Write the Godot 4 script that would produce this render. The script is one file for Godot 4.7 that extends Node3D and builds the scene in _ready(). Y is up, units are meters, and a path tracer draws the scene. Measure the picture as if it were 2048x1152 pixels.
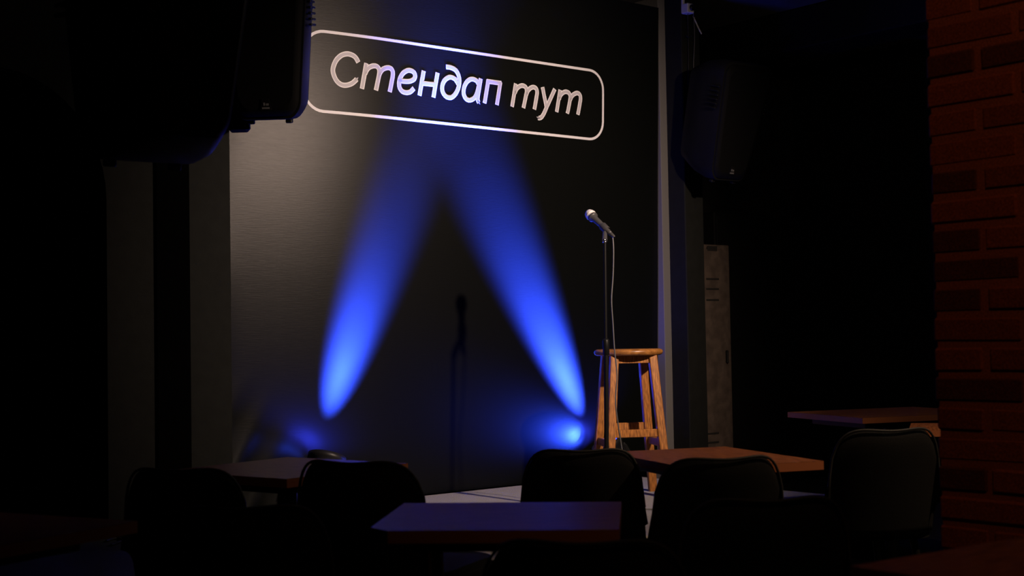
extends Node3D

# ---------------------------------------------------------------- camera model (photo taken as 2048 x 1152)
const FOCAL := 2750.0
const PITCH := 0.0358
const ROLL := -0.01744
const YAW := 0.69108
const EYE := 1.13
const STAGE := 0.26
const WALL := -6.24
const CEIL := 3.32
const TABLE := 0.74
const CHAIR_TOP := 0.78

var M := {}
var used := {}

func to_room(v: Vector3) -> Vector3:
	return Vector3(v.x * cos(YAW) + v.z * sin(YAW), v.y, v.x * sin(YAW) - v.z * cos(YAW))

func from_lens(v: Vector3) -> Vector3:
	var a := Vector3(cos(ROLL) * v.x - sin(ROLL) * v.y, sin(ROLL) * v.x + cos(ROLL) * v.y, v.z)
	return to_room(Vector3(a.x, cos(PITCH) * a.y + sin(PITCH) * a.z, -sin(PITCH) * a.y + cos(PITCH) * a.z))

func ray(x: float, y: float) -> Vector3:
	return from_lens(Vector3(x - 1024.0, 576.0 - y, FOCAL)).normalized()

func on_height(x: float, y: float, h: float) -> Vector3:
	var q := ray(x, y)
	return Vector3(0, EYE, 0) + q * ((h - EYE) / q.y)

func on_z(x: float, y: float, z: float) -> Vector3:
	var q := ray(x, y)
	return Vector3(0, EYE, 0) + q * (z / q.z)

func on_x(x: float, y: float, at_x: float) -> Vector3:
	var q := ray(x, y)
	return Vector3(0, EYE, 0) + q * (at_x / q.x)

# ---------------------------------------------------------------- materials
func lin(r: float, g: float, b: float) -> Color:
	return Color(r, g, b).linear_to_srgb()

func noise_tex(freq: float, seed_n: int, lo: Color, hi: Color, w := 512, h := 512, oct := 4) -> NoiseTexture2D:
	var n := FastNoiseLite.new()
	n.seed = seed_n
	n.frequency = freq
	n.fractal_octaves = oct
	n.noise_type = FastNoiseLite.TYPE_SIMPLEX_SMOOTH
	var t := NoiseTexture2D.new()
	t.width = w
	t.height = h
	t.seamless = true
	t.noise = n
	var g := Gradient.new()
	g.set_color(0, lo)
	g.set_color(1, hi)
	t.color_ramp = g
	return t

func mat(called: String, c: Color, rough := 0.7, metal := 0.0, spec := 0.5) -> StandardMaterial3D:
	var m := StandardMaterial3D.new()
	m.resource_name = called
	m.albedo_color = c
	m.roughness = rough
	m.metallic = metal
	m.metallic_specular = spec
	M[called] = m
	return m

func grain(m: StandardMaterial3D, tex: Texture2D, scale: Vector3, world := true) -> void:
	m.albedo_texture = tex
	m.uv1_triplanar = true
	m.uv1_world_triplanar = world
	m.uv1_scale = scale

func relief(m: StandardMaterial3D, tex: Texture2D, cm: float) -> void:
	m.heightmap_enabled = true
	m.heightmap_texture = tex
	m.heightmap_scale = cm

func make_materials() -> void:
	var w1 := Color(1, 1, 1)
	var fine := noise_tex(0.06, 3, Color(0.62, 0.62, 0.62), w1)
	var coarse := noise_tex(0.012, 5, Color(0.72, 0.72, 0.72), w1)
	var streak := noise_tex(0.03, 9, Color(0.45, 0.42, 0.40), w1, 512, 512, 5)
	var m := mat("vinyl", lin(0.0028, 0.0034, 0.0028), 0.37, 0.0, 0.32)
	m.uv1_scale = Vector3(0.35, 9.0, 1)
	relief(m, noise_tex(0.05, 21, Color(0, 0, 0), w1, 512, 512, 3), 0.016)
	mat("print_white", lin(0.78, 0.78, 0.80), 0.55, 0, 0.3)
	mat("print_fill", lin(0.50, 0.49, 0.53), 0.55, 0, 0.3)
	m = mat("carpet", lin(0.56, 0.545, 0.52), 0.95, 0, 0.2)
	grain(m, noise_tex(0.09, 7, Color(0.55, 0.55, 0.55), w1), Vector3(3, 3, 3))
	relief(m, fine, 0.3)
	m = mat("dark_board", lin(0.03, 0.032, 0.035), 0.8, 0, 0.3)
	m = mat("stage_black", lin(0.012, 0.012, 0.013), 0.8)
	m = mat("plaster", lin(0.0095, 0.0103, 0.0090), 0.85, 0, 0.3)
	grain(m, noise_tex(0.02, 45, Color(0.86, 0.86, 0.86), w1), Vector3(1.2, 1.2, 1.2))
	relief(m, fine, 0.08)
	m = mat("batten", lin(0.15, 0.145, 0.14), 0.8, 0, 0.3)
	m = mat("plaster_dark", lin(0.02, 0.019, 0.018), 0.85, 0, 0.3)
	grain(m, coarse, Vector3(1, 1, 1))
	m = mat("black_paint", lin(0.006, 0.006, 0.006), 0.75, 0, 0.25)
	m = mat("matt_black", lin(0.0012, 0.0012, 0.0012), 1.0, 0, 0.05)
	m = mat("ceiling_paint", lin(0.10, 0.10, 0.105), 0.9, 0, 0.2)
	m = mat("floor_boards", lin(0.05, 0.048, 0.045), 0.6)
	grain(m, streak, Vector3(0.5, 1, 4))
	m = mat("wood_stool", lin(0.68, 0.27, 0.055), 0.42)
	grain(m, streak, Vector3(9, 1.0, 9), false)
	m = mat("wood_seat", lin(0.62, 0.27, 0.065), 0.35)
	grain(m, streak, Vector3(1.2, 2, 8), false)
	m = mat("laminate", lin(0.36, 0.135, 0.055), 0.40, 0.0, 0.31)
	grain(m, noise_tex(0.035, 31, Color(0.5, 0.45, 0.42), w1, 512, 512, 5), Vector3(0.5, 3.0, 6.0), false)
	m = mat("laminate_edge", lin(0.30, 0.10, 0.04), 0.45)
	m = mat("fabric_black", lin(0.013, 0.0135, 0.0145), 0.95, 0, 0.2)
	grain(m, fine, Vector3(6, 6, 6), false)
	mat("piping", lin(0.008, 0.008, 0.008), 0.7)
	mat("steel_black", lin(0.006, 0.006, 0.006), 0.4, 0.0, 0.32)
	mat("steel_leg", lin(0.30, 0.30, 0.32), 0.3, 0.9)
	mat("chrome", lin(0.62, 0.62, 0.62), 0.2, 1.0)
	m = mat("mic_grille", lin(0.82, 0.80, 0.78), 0.5, 0.25)
	mat("mic_body", lin(0.045, 0.045, 0.047), 0.4)
	mat("cable_grey", lin(0.10, 0.10, 0.098), 0.5)
	mat("cable_black", lin(0.010, 0.010, 0.010), 0.6)
	mat("red_plastic", lin(0.55, 0.02, 0.02), 0.4)
	m = mat("speaker_plastic", lin(0.006, 0.006, 0.006), 0.5, 0, 0.26)
	relief(m, fine, 0.06)
	m.uv1_triplanar = true
	m.uv1_scale = Vector3(6, 6, 6)
	mat("speaker_grille", lin(0.003, 0.003, 0.003), 0.75, 0, 0.2)
	mat("badge", lin(0.22, 0.22, 0.22), 0.4, 0.5)
	mat("white_plastic", lin(0.62, 0.61, 0.60), 0.5)
	mat("lens_black", lin(0.008, 0.008, 0.008), 0.25)
	m = mat("locker_paint", lin(0.17, 0.125, 0.095), 0.6)
	grain(m, coarse, Vector3(1.5, 1.5, 1.5))
	mat("slot_dark", lin(0.02, 0.018, 0.015), 0.8)
	mat("par_body", lin(0.014, 0.014, 0.015), 0.45, 0.2)
	mat("par_trim", lin(0.55, 0.54, 0.52), 0.25, 1.0)
	m = mat("led_lens", lin(0.05, 0.08, 0.3), 0.2)
	m.emission_enabled = true
	m.emission = Color(0.10, 0.20, 1.0)
	m.emission_energy_multiplier = 6.0
	m = mat("lamp_glow", lin(0.8, 0.75, 0.7), 0.5)
	m.emission_enabled = true
	m.emission = Color(1.0, 0.88, 0.74)
	m.emission_energy_multiplier = 3.0
	for k in 3:
		m = mat("brick_%d" % k, [lin(0.52, 0.105, 0.035), lin(0.44, 0.09, 0.032), lin(0.22, 0.052, 0.026)][k], 0.9, 0, 0.25)
		grain(m, fine, Vector3(4, 4, 4))
		relief(m, coarse, 0.5)
	m = mat("mortar", lin(0.60, 0.14, 0.055), 0.95, 0, 0.2)
	grain(m, fine, Vector3(5, 5, 5))

# ---------------------------------------------------------------- naming and committing
func numbered(called: String) -> String:
	used[called] = used.get(called, -1) + 1
	return called if used[called] == 0 else "%s_%03d" % [called, used[called]]

func tag(o: Node, label: String, category: String, group := "") -> void:
	o.set_meta("label", label)
	o.set_meta("category", category)
	if group:
		o.set_meta("group", group)

func thing(called: String, at: Vector3, turn: float, label: String, category: String, group := "") -> Node3D:
	var o := Node3D.new()
	o.name = numbered(called)
	add_child(o, true)
	o.position = at
	o.rotation.y = turn
	tag(o, label, category, group)
	return o

func begin(smooth := false) -> SurfaceTool:
	var st := SurfaceTool.new()
	st.begin(Mesh.PRIMITIVE_TRIANGLES)
	st.set_smooth_group(0 if smooth else -1)
	return st

func obj(st: SurfaceTool, called: String, m: String, parent: Node = null) -> MeshInstance3D:
	st.generate_normals()
	var o := MeshInstance3D.new()
	o.mesh = st.commit()
	o.material_override = null
	o.mesh.surface_set_material(0, M[m])
	if parent:
		o.name = called
		parent.add_child(o, true)
	else:
		o.name = numbered(called)
		add_child(o, true)
	return o

func struct(st: SurfaceTool, called: String, m: String) -> MeshInstance3D:
	var o := obj(st, called, m)
	o.set_meta("kind", "structure")
	return o

# ---------------------------------------------------------------- shapes
func tri(st: SurfaceTool, a: Vector3, b: Vector3, c: Vector3, out: Vector3) -> void:
	if (c - a).cross(b - a).dot(out) < 0.0:
		var t := b
		b = c
		c = t
	for v in [a, b, c]:
		st.add_vertex(v)

func quad(st: SurfaceTool, a: Vector3, b: Vector3, c: Vector3, d: Vector3, out: Vector3) -> void:
	tri(st, a, b, c, out)
	tri(st, a, c, d, out)

# box with chamfered edges, centre and size in the space of x
func box(st: SurfaceTool, centre: Vector3, size: Vector3, bevel := 0.0, x := Transform3D()) -> void:
	st.set_smooth_group(-1)
	var h := size / 2.0
	var p := func(v: Vector3) -> Vector3: return x * (centre + v)
	var outw := func(v: Vector3) -> Vector3: return x.basis * v
	var b: float = min(bevel, min(h.x, min(h.y, h.z)) * 0.9)
	for ax in 3:
		var u := (ax + 1) % 3
		var w := (ax + 2) % 3
		for s in [-1.0, 1.0]:
			var q := []
			for k in [[-1, -1], [1, -1], [1, 1], [-1, 1]]:
				var v := Vector3()
				v[ax] = s * h[ax]
				v[u] = k[0] * (h[u] - b)
				v[w] = k[1] * (h[w] - b)
				q.append(p.call(v))
			var o := Vector3()
			o[ax] = s
			quad(st, q[0], q[1], q[2], q[3], outw.call(o))
	if b <= 0.0:
		return
	for ax in 3:
		var u := (ax + 1) % 3
		var w := (ax + 2) % 3
		for su in [-1.0, 1.0]:
			for sw in [-1.0, 1.0]:
				var q := []
				for k in [[-1, 0], [1, 0], [1, 1], [-1, 1]]:
					var v := Vector3()
					v[ax] = k[0] * (h[ax] - b)
					v[u] = su * (h[u] - (b if k[1] else 0.0))
					v[w] = sw * (h[w] - (0.0 if k[1] else b))
					q.append(p.call(v))
				var o := Vector3()
				o[u] = su
				o[w] = sw
				quad(st, q[0], q[1], q[2], q[3], outw.call(o))
	for sx in [-1.0, 1.0]:
		for sy in [-1.0, 1.0]:
			for sz in [-1.0, 1.0]:
				var s := Vector3(sx, sy, sz)
				var q := []
				for ax in 3:
					var v := Vector3(s.x * (h.x - b), s.y * (h.y - b), s.z * (h.z - b))
					v[ax] = s[ax] * h[ax]
					q.append(p.call(v))
				tri(st, q[0], q[1], q[2], outw.call(s))

# polygon in the xy plane of x, pushed out along z from z0 to z1
func prism(st: SurfaceTool, poly: PackedVector2Array, z0: float, z1: float, x := Transform3D()) -> void:
	st.set_smooth_group(-1)
	var ids := Geometry2D.triangulate_polygon(poly)
	for i in range(0, ids.size(), 3):
		for z in [z0, z1]:
			var q := []
			for k in 3:
				var p := poly[ids[i + k]]
				q.append(x * Vector3(p.x, p.y, z))
			tri(st, q[0], q[1], q[2], x.basis.z * (1.0 if z == z1 else -1.0) * signf(z1 - z0))
	var ccw := not Geometry2D.is_polygon_clockwise(poly)
	for i in poly.size():
		var a := poly[i]
		var b := poly[(i + 1) % poly.size()]
		var e := (b - a)
		var o := Vector3(e.y, -e.x, 0) * (1.0 if ccw else -1.0)
		quad(st, x * Vector3(a.x, a.y, z0), x * Vector3(b.x, b.y, z0), x * Vector3(b.x, b.y, z1), x * Vector3(a.x, a.y, z1), x.basis * o)

# profile of (radius, height) turned round y
func lathe(st: SurfaceTool, prof: Array, seg := 24, x := Transform3D(), smooth := true) -> void:
	st.set_smooth_group(0 if smooth else -1)
	for i in prof.size() - 1:
		var a: Vector2 = prof[i]
		var b: Vector2 = prof[i + 1]
		var n := Vector2(b.y - a.y, a.x - b.x)
		for k in seg:
			var t0 := TAU * k / seg
			var t1 := TAU * (k + 1) / seg
			var tm := (t0 + t1) / 2
			var q := [Vector3(a.x * cos(t0), a.y, a.x * sin(t0)), Vector3(a.x * cos(t1), a.y, a.x * sin(t1)), Vector3(b.x * cos(t1), b.y, b.x * sin(t1)), Vector3(b.x * cos(t0), b.y, b.x * sin(t0))]
			var o := x.basis * Vector3(n.x * cos(tm), n.y, n.x * sin(tm))
			if a.x > 1e-5:
				tri(st, x * q[0], x * q[1], x * q[2], o)
			if b.x > 1e-5:
				tri(st, x * q[0], x * q[2], x * q[3], o)

# tube along points; radius may taper
func tube(st: SurfaceTool, pts: PackedVector3Array, r0: float, r1 := -1.0, seg := 8, caps := true) -> void:
	st.set_smooth_group(0)
	if r1 < 0:
		r1 = r0
	var n := pts.size()
	var side := Vector3.UP
	var rings := []
	for i in n:
		var t := (pts[min(i + 1, n - 1)] - pts[max(i - 1, 0)]).normalized()
		if i == 0:
			side = t.cross(Vector3.UP if absf(t.y) < 0.9 else Vector3.RIGHT).normalized()
		else:
			side = (side - t * side.dot(t)).normalized()
		var up := t.cross(side)
		var r := lerpf(r0, r1, float(i) / (n - 1))
		var ring := []
		for k in seg:
			var a := TAU * k / seg
			ring.append(pts[i] + (side * cos(a) + up * sin(a)) * r)
		rings.append(ring)
	for i in n - 1:
		for k in seg:
			var k2 := (k + 1) % seg
			var o: Vector3 = (rings[i][k] + rings[i][k2]) / 2.0 - pts[i]
			quad(st, rings[i][k], rings[i][k2], rings[i + 1][k2], rings[i + 1][k], o)
	if caps:
		st.set_smooth_group(-1)
		for k in seg:
			tri(st, pts[0], rings[0][k], rings[0][(k + 1) % seg], pts[0] - pts[1])
			tri(st, pts[n - 1], rings[n - 1][k], rings[n - 1][(k + 1) % seg], pts[n - 1] - pts[n - 2])

func curve(pts: Array, steps := 6) -> Array:
	var out := []
	var n := pts.size()
	for i in n - 1:
		var p0 = pts[max(i - 1, 0)]
		var p1 = pts[i]
		var p2 = pts[i + 1]
		var p3 = pts[min(i + 2, n - 1)]
		for k in steps:
			var t := float(k) / steps
			out.append(0.5 * ((2.0 * p1) + (p2 - p0) * t + (2.0 * p0 - 5.0 * p1 + 4.0 * p2 - p3) * t * t + (3.0 * p1 - p0 - 3.0 * p2 + p3) * t * t * t))
	out.append(pts[n - 1])
	return out

func curve3(pts: Array, steps := 6) -> PackedVector3Array:
	return PackedVector3Array(curve(pts, steps))

func aimed(at: Vector3, dir: Vector3) -> Transform3D:   # local y along dir
	var y := dir.normalized()
	var x := y.cross(Vector3.UP if absf(y.y) < 0.95 else Vector3.RIGHT).normalized()
	return Transform3D(Basis(x, y, x.cross(y)), at)

func round_rect(w: float, h: float, r: float, seg := 5) -> PackedVector2Array:
	var p := PackedVector2Array()
	for c in [[1, 1, 0], [-1, 1, 1], [-1, -1, 2], [1, -1, 3]]:
		for k in seg + 1:
			var a: float = (c[2] + float(k) / seg) * PI / 2
			p.append(Vector2(c[0] * (w / 2 - r) + r * cos(a), c[1] * (h / 2 - r) + r * sin(a)))
	return p

# ---------------------------------------------------------------- lights
func spot(at: Vector3, dir: Vector3, c: Color, energy: float, angle: float, blend: float, size: float, parent: Node, called: String) -> void:
	var l := SpotLight3D.new()
	l.name = called
	parent.add_child(l, true)
	l.global_transform = Transform3D(Basis.looking_at(dir.normalized(), Vector3.UP if absf(dir.normalized().y) < 0.98 else Vector3.RIGHT), at)
	l.light_color = c
	l.light_energy = energy
	l.spot_angle = angle
	l.spot_angle_attenuation = blend
	l.spot_range = 14.0
	l.spot_attenuation = 2.0
	l.light_size = size
	l.shadow_enabled = true

# ================================================================ scene
func _ready() -> void:
	var cam := Camera3D.new()
	cam.name = "camera"
	add_child(cam)
	cam.transform = Transform3D(Basis(from_lens(Vector3(1, 0, 0)), from_lens(Vector3(0, 1, 0)), -from_lens(Vector3(0, 0, 1))), Vector3(0, EYE, 0))
	var optics := CameraAttributesPhysical.new()
	optics.frustum_focal_length = 12.0 * FOCAL / 576.0
	optics.frustum_focus_distance = 6.9
	optics.exposure_aperture = 6.0
	cam.attributes = optics
	cam.keep_aspect = Camera3D.KEEP_HEIGHT
	cam.fov = rad_to_deg(2.0 * atan(576.0 / FOCAL))
	cam.near = 0.05
	cam.far = 60.0
	cam.current = true
	var we := WorldEnvironment.new()
	we.name = "environment"
	var e := Environment.new()
	e.background_mode = Environment.BG_COLOR
	e.background_color = Color(0, 0, 0)
	e.tonemap_mode = Environment.TONE_MAPPER_LINEAR
	e.tonemap_exposure = 1.0
	e.sdfgi_enabled = true
	e.ssao_enabled = true
	e.ssil_enabled = true
	we.environment = e
	add_child(we)
	make_materials()

	build_stage_spotlight(Vector3(4.62, 2.62, -2.6), Vector3(4.75, 1.55, WALL))
	build_track_light(Vector3(4.4, CEIL, -1.0), Vector3(3.9, 0.3, -3.15), Color(1.0, 0.83, 0.66), 5.6, 27.0, "black ceiling spotlight aimed at the tables beyond the brick wall")
	build_track_light(Vector3(1.6, CEIL, -0.3), Vector3(3.05, 1.2, -1.7), Color(1.0, 0.76, 0.56), 0.42, 40.0, "dim unseen ceiling spotlight added to light the brick wall")  # invented lamp out of view, there only to brighten the bricks
	build_par(Vector3(3.785, STAGE, WALL + 0.115), Vector3(0.36, 0.925, -0.185), Vector3(3.68, 0.52, WALL), 0.28, "black LED uplight on the stage floor, partly hidden behind a chair back", 0.195)
	build_par(Vector3(5.84, STAGE, WALL + 0.115), Vector3(-0.47, 0.865, -0.165), Vector3(5.63, 0.545, WALL), 2.9, "black LED uplight on the stage behind the wooden stool legs")

	build_room()
	build_brick_wall()
	build_stage()
	build_side_platform()
	build_banner()
	build_stool()
	build_microphone()
	build_tables()
	build_chairs()
	build_speakers()
	build_pillar_fittings()
	build_locker()
	build_floor_cables()

# ---------------------------------------------------------------- lamps
func build_stage_spotlight(at: Vector3, target: Vector3) -> void:
	var dir := (target - at).normalized()
	var t := thing("stage_spotlight", at, 0, "black theatre spotlight hung from the ceiling, aimed at the stage", "spotlight")
	var x := aimed(Vector3.ZERO, dir)
	var st := begin()
	lathe(st, [Vector2(0, -0.30), Vector2(0.06, -0.30), Vector2(0.085, -0.26), Vector2(0.085, -0.03), Vector2(0.095, -0.02), Vector2(0.095, 0.0), Vector2(0.08, 0.0)], 24, x)
	obj(st, "housing", "steel_black", t)
	st = begin()
	lathe(st, [Vector2(0.08, -0.012), Vector2(0, -0.012)], 24, x)
	obj(st, "lens", "lamp_glow", t)
	st = begin()
	var b := -dir * 0.14
	for s in [-1.0, 1.0]:
		tube(st, PackedVector3Array([b + Vector3(s * 0.1, 0, 0), b + Vector3(s * 0.1, 0.16, 0)]), 0.008)
	tube(st, PackedVector3Array([b + Vector3(-0.1, 0.16, 0), b + Vector3(0.1, 0.16, 0)]), 0.008)
	tube(st, PackedVector3Array([b + Vector3(0, 0.16, 0), b + Vector3(0, CEIL - at.y - b.y, 0)]), 0.014)
	obj(st, "yoke", "steel_black", t)
	var f := at + dir * 0.02
	spot(f, dir, Color(1.0, 0.875, 0.79), 14.0, 38.0, 0.9, 0.04, t, "key_beam")
	spot(f, dir, Color(1.0, 0.90, 0.80), 0.5, 88.0, 0.3, 0.05, t, "lens_spill")

func build_track_light(at: Vector3, target: Vector3, c: Color, energy: float, angle: float, label: String) -> void:
	var t := thing("ceiling_spotlight", at, 0, label, "spotlight")
	var dir := (target - at).normalized()
	var st := begin()
	lathe(st, [Vector2(0, 0), Vector2(0.05, 0.0), Vector2(0.05, -0.02), Vector2(0.012, -0.025), Vector2(0.012, -0.09)], 20)
	obj(st, "mount", "steel_black", t)
	var x := aimed(Vector3(0, -0.12, 0), dir)
	st = begin()
	lathe(st, [Vector2(0, -0.08), Vector2(0.04, -0.08), Vector2(0.05, -0.06), Vector2(0.05, 0.08), Vector2(0.044, 0.08), Vector2(0.042, 0.06)], 24, x)
	obj(st, "housing", "steel_black", t)
	st = begin()
	lathe(st, [Vector2(0.042, 0.062), Vector2(0, 0.062)], 24, x)
	obj(st, "lens", "lamp_glow", t)
	spot(at + Vector3(0, -0.12, 0) + dir * 0.09, dir, c, energy, angle, 0.8, 0.035, t, "spot_beam")

func build_par(foot: Vector3, dir: Vector3, side: Vector3, side_energy: float, label: String, rise := 0.15) -> void:
	dir = dir.normalized()
	var t := thing("led_uplight", foot, 0, label, "uplight")
	var c := Vector3(0, rise, 0)
	var x := aimed(c, dir)
	var st := begin()
	lathe(st, [Vector2(0, -0.10), Vector2(0.07, -0.10), Vector2(0.088, -0.075), Vector2(0.092, 0.05), Vector2(0.10, 0.055), Vector2(0.10, 0.085), Vector2(0.092, 0.085), Vector2(0.088, 0.06)], 28, x)
	obj(st, "housing", "par_body", t)
	st = begin()
	lathe(st, [Vector2(0.088, 0.062), Vector2(0, 0.062)], 28, x)
	obj(st, "lens_plate", "lens_black", t)
	for k in 8:
		st = begin()
		var r := 0.0 if k == 0 else 0.055
		var a := TAU * k / 7.0
		var bx := Transform3D(x.basis, x * Vector3(r * cos(a), 0.062, r * sin(a)))
		lathe(st, [Vector2(0.017, 0.0), Vector2(0.015, 0.006), Vector2(0.008, 0.010), Vector2(0, 0.011)], 12, bx)
		obj(st, "led_lens", "led_lens", t)
	for k in 12:
		st = begin()
		var a := TAU * k / 12.0
		box(st, Vector3(0.094, -0.03, 0), Vector3(0.022, 0.09, 0.004), 0.001, x * Transform3D(Basis(Vector3.UP, a), Vector3.ZERO))
		obj(st, "cooling_fin", "par_body", t)
	# yoke: a U-shaped bracket on the floor round the axis across the beam
	var across := dir.cross(Vector3(0, 0, 1)).normalized()
	across = Vector3(0, 0, 1)
	st = begin()
	for s in [-1.0, 1.0]:
		tube(st, PackedVector3Array([across * s * 0.108 + Vector3(0, 0.006, 0), across * s * 0.112 + c]), 0.009, -1, 6)
	box(st, Vector3(0, 0.006, 0), Vector3(0.05, 0.012, 0.236), 0.003)
	obj(st, "yoke", "par_body", t)
	for s in [-1.0, 1.0]:
		st = begin()
		lathe(st, [Vector2(0.02, 0.0), Vector2(0.02, 0.02), Vector2(0, 0.022)], 12, aimed(c + across * s * 0.112, across * s))
		obj(st, "tilt_knob", "par_trim", t)
	var f := foot + c + dir * 0.10
	spot(f, dir, lin(0.026, 0.068, 1.0), 1150.0, 12.8, 1.0, 0.06, t, "beam_light")
	spot(f, dir, lin(0.03, 0.05, 1.0), 0.8, 85.0, 0.5, 0.05, t, "spill_light")
	spot(f, side - f, lin(0.024, 0.075, 1.0), side_energy, 33.0, 1.0, 0.03, t, "added_side_spot")  # extra spot added to make the bright blob on the banner beside the lamp

# ---------------------------------------------------------------- room
func build_room() -> void:
	var st := begin()
	box(st, Vector3(3.5, -0.06, -3.0), Vector3(13.0, 0.12, 13.0))
	struct(st, "floor", "floor_boards")
	st = begin()
	box(st, Vector3(3.5, CEIL + 0.06, -3.0), Vector3(13.0, 0.12, 13.0))
	struct(st, "ceiling", "ceiling_paint")
	st = begin()
	box(st, Vector3(-2.1, CEIL / 2, -3.0), Vector3(0.2, CEIL, 13.0))
	struct(st, "wall_left", "plaster_dark")
	st = begin()
	box(st, Vector3(9.1, CEIL / 2, -3.0), Vector3(0.2, CEIL, 13.0))
	struct(st, "wall_right", "black_paint")
	st = begin()
	box(st, Vector3(3.5, CEIL / 2, 3.4), Vector3(13.0, CEIL, 0.2))
	struct(st, "wall_front", "plaster_dark")
	# wall behind the banner
	st = begin()
	box(st, Vector3(4.8, CEIL / 2, WALL - 0.30), Vector3(3.64, CEIL, 0.2))
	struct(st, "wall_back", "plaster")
	# recess beyond the right pillar
	st = begin()
	box(st, Vector3(7.8, CEIL / 2, -7.3), Vector3(2.6, CEIL, 0.2))
	box(st, Vector3(6.58, CEIL / 2, -6.78), Vector3(0.1, CEIL, 0.9))
	struct(st, "wall_recess", "plaster_dark")
	# left wall with the arched opening, its front at z = -6.0
	var z := -6.0
	var right := on_z(463, 700, z).x
	var spring := on_z(213, 400, z)
	var apex := on_z(-12, 132, z)
	var poly := PackedVector2Array([Vector2(right, 0), Vector2(right, CEIL), Vector2(-2.0, CEIL), Vector2(-2.0, 0)])
	var ax := apex.x
	var rx := spring.x - ax
	var ry := apex.y - spring.y
	poly.append(Vector2(ax - rx, 0))
	for k in 25:
		var a := PI - PI * k / 24.0
		poly.append(Vector2(ax + rx * cos(a), spring.y + ry * sin(a)))
	poly.append(Vector2(ax + rx, 0))
	st = begin()
	prism(st, poly, z - 0.28, z)
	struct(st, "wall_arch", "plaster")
	st = begin()
	box(st, Vector3(0.6, CEIL / 2, -8.4), Vector3(5.4, CEIL, 0.15))
	box(st, Vector3(3.2, CEIL / 2, -7.4), Vector3(0.12, CEIL, 2.1))
	struct(st, "wall_passage", "black_paint")
	# black pilaster on the left wall
	var p0 := on_z(315, 700, z + 0.018).x
	var p1 := on_z(382, 700, z + 0.018).x
	st = begin()
	box(st, Vector3((p0 + p1) / 2, CEIL / 2, z + 0.009), Vector3(p1 - p0, CEIL, 0.018), 0.003)
	struct(st, "trim_1", "matt_black")
	# right pillar
	var px0 := on_z(1326, 500, WALL).x
	var pz := on_x(1372, 500, px0).z
	var px1 := on_z(1409, 500, pz).x
	st = begin()
	box(st, Vector3((px0 + px1) / 2, CEIL / 2, (pz + WALL - 0.4) / 2), Vector3(px1 - px0, CEIL, pz - WALL + 0.4), 0.006)
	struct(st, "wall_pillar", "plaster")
	var bx1 := on_z(1309, 400, WALL).x
	st = begin()
	box(st, Vector3((bx1 + px0) / 2 + 0.006, CEIL / 2, WALL - 0.08), Vector3(px0 - bx1, CEIL, 0.28), 0.003)
	struct(st, "trim_3", "batten")
	# dark beams under the ceiling on the right
	st = begin()
	box(st, Vector3(7.55, CEIL - 0.14, -3.2), Vector3(0.35, 0.28, 7.9), 0.01)
	struct(st, "trim_2", "black_paint")

func build_brick_wall() -> void:
	var bx := 3.05
	var end := on_x(1857, 576, bx).z
	var back := 3.3
	var st := begin()
	box(st, Vector3(bx + 0.07, CEIL / 2, (end + back) / 2 + 0.008), Vector3(0.12, CEIL, back - end - 0.016))
	var wall := struct(st, "wall_brick", "mortar")
	var pitch := 0.0745
	var first := on_x(1845, 457, bx).y          # a mortar line of the photograph
	var low := int(floor(-first / pitch)) - 1
	var rng := RandomNumberGenerator.new()
	rng.seed = 4
	var forms := {}
	var dark := {"-1:0": 1, "1:0": 1, "-6:0": 1, "5:0": 1, "5:1": 1, "-3:0": 1, "-2:0": 1, "-9:0": 1, "-9:1": 0}
	for row in range(low, 60):
		var y0 := first + row * pitch
		if y0 < -0.07 or y0 + pitch > CEIL + 0.07:
			continue
		var z := end
		var n := 0
		while z < 0.0:
			var len := 0.25
			if n == 0:
				len = 0.152 if posmod(row, 2) == 1 else 0.258
			var key := "%.3f_%d" % [len, rng.randi() % 3]
			if not forms.has(key):
				var s := begin()
				var sz := Vector3(0.05, pitch - 0.011, len - 0.011)
				box(s, Vector3.ZERO, sz + Vector3(0, rng.randf_range(-0.002, 0.001), rng.randf_range(-0.003, 0.001)), rng.randf_range(0.006, 0.010))
				s.generate_normals()
				forms[key] = s.commit()
			var o := MeshInstance3D.new()
			o.name = "brick"
			o.mesh = forms[key]
			var which: int = 2 if dark.get("%d:%d" % [row, n], 0) or (n > 1 and rng.randf() < 0.15) else rng.randi() % 2
			o.material_override = M["brick_%d" % which]
			wall.add_child(o, true)
			o.position = Vector3(bx + 0.025 + 0.006 + rng.randf_range(-0.002, 0.002), y0 + pitch / 2, z + len / 2 + rng.randf_range(-0.002, 0.002))
			o.rotation = Vector3(rng.randf_range(-0.012, 0.012), 0, 0)
			z += len
			n += 1

func build_stage() -> void:
	var t := thing("stage_platform", Vector3(4.45, 0, -5.2), 0, "low black stage platform with a grey carpeted top under the banner", "stage")
	var st := begin()
	box(st, Vector3(0.14, (STAGE - 0.012) / 2, -0.04), Vector3(2.80, STAGE - 0.012, 1.94), 0.004)
	obj(st, "platform", "stage_black", t)
	st = begin()
	box(st, Vector3(0.14, STAGE - 0.006, -0.04), Vector3(2.82, 0.012, 1.98), 0.004)
	obj(st, "carpet", "carpet", t)

func build_side_platform() -> void:
	var t := thing("side_platform", Vector3(2.35, 0, -5.1), 0, "dark platform left of the stage, strewn with cables before the grey wall", "platform")
	var st := begin()
	box(st, Vector3(0, (STAGE - 0.012) / 2, 0), Vector3(1.56, STAGE - 0.012, 1.76), 0.004)
	obj(st, "platform", "stage_black", t)
	st = begin()
	box(st, Vector3(0, STAGE - 0.008, 0), Vector3(1.58, 0.008, 1.78), 0.003)
	obj(st, "top_board", "dark_board", t)

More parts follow.
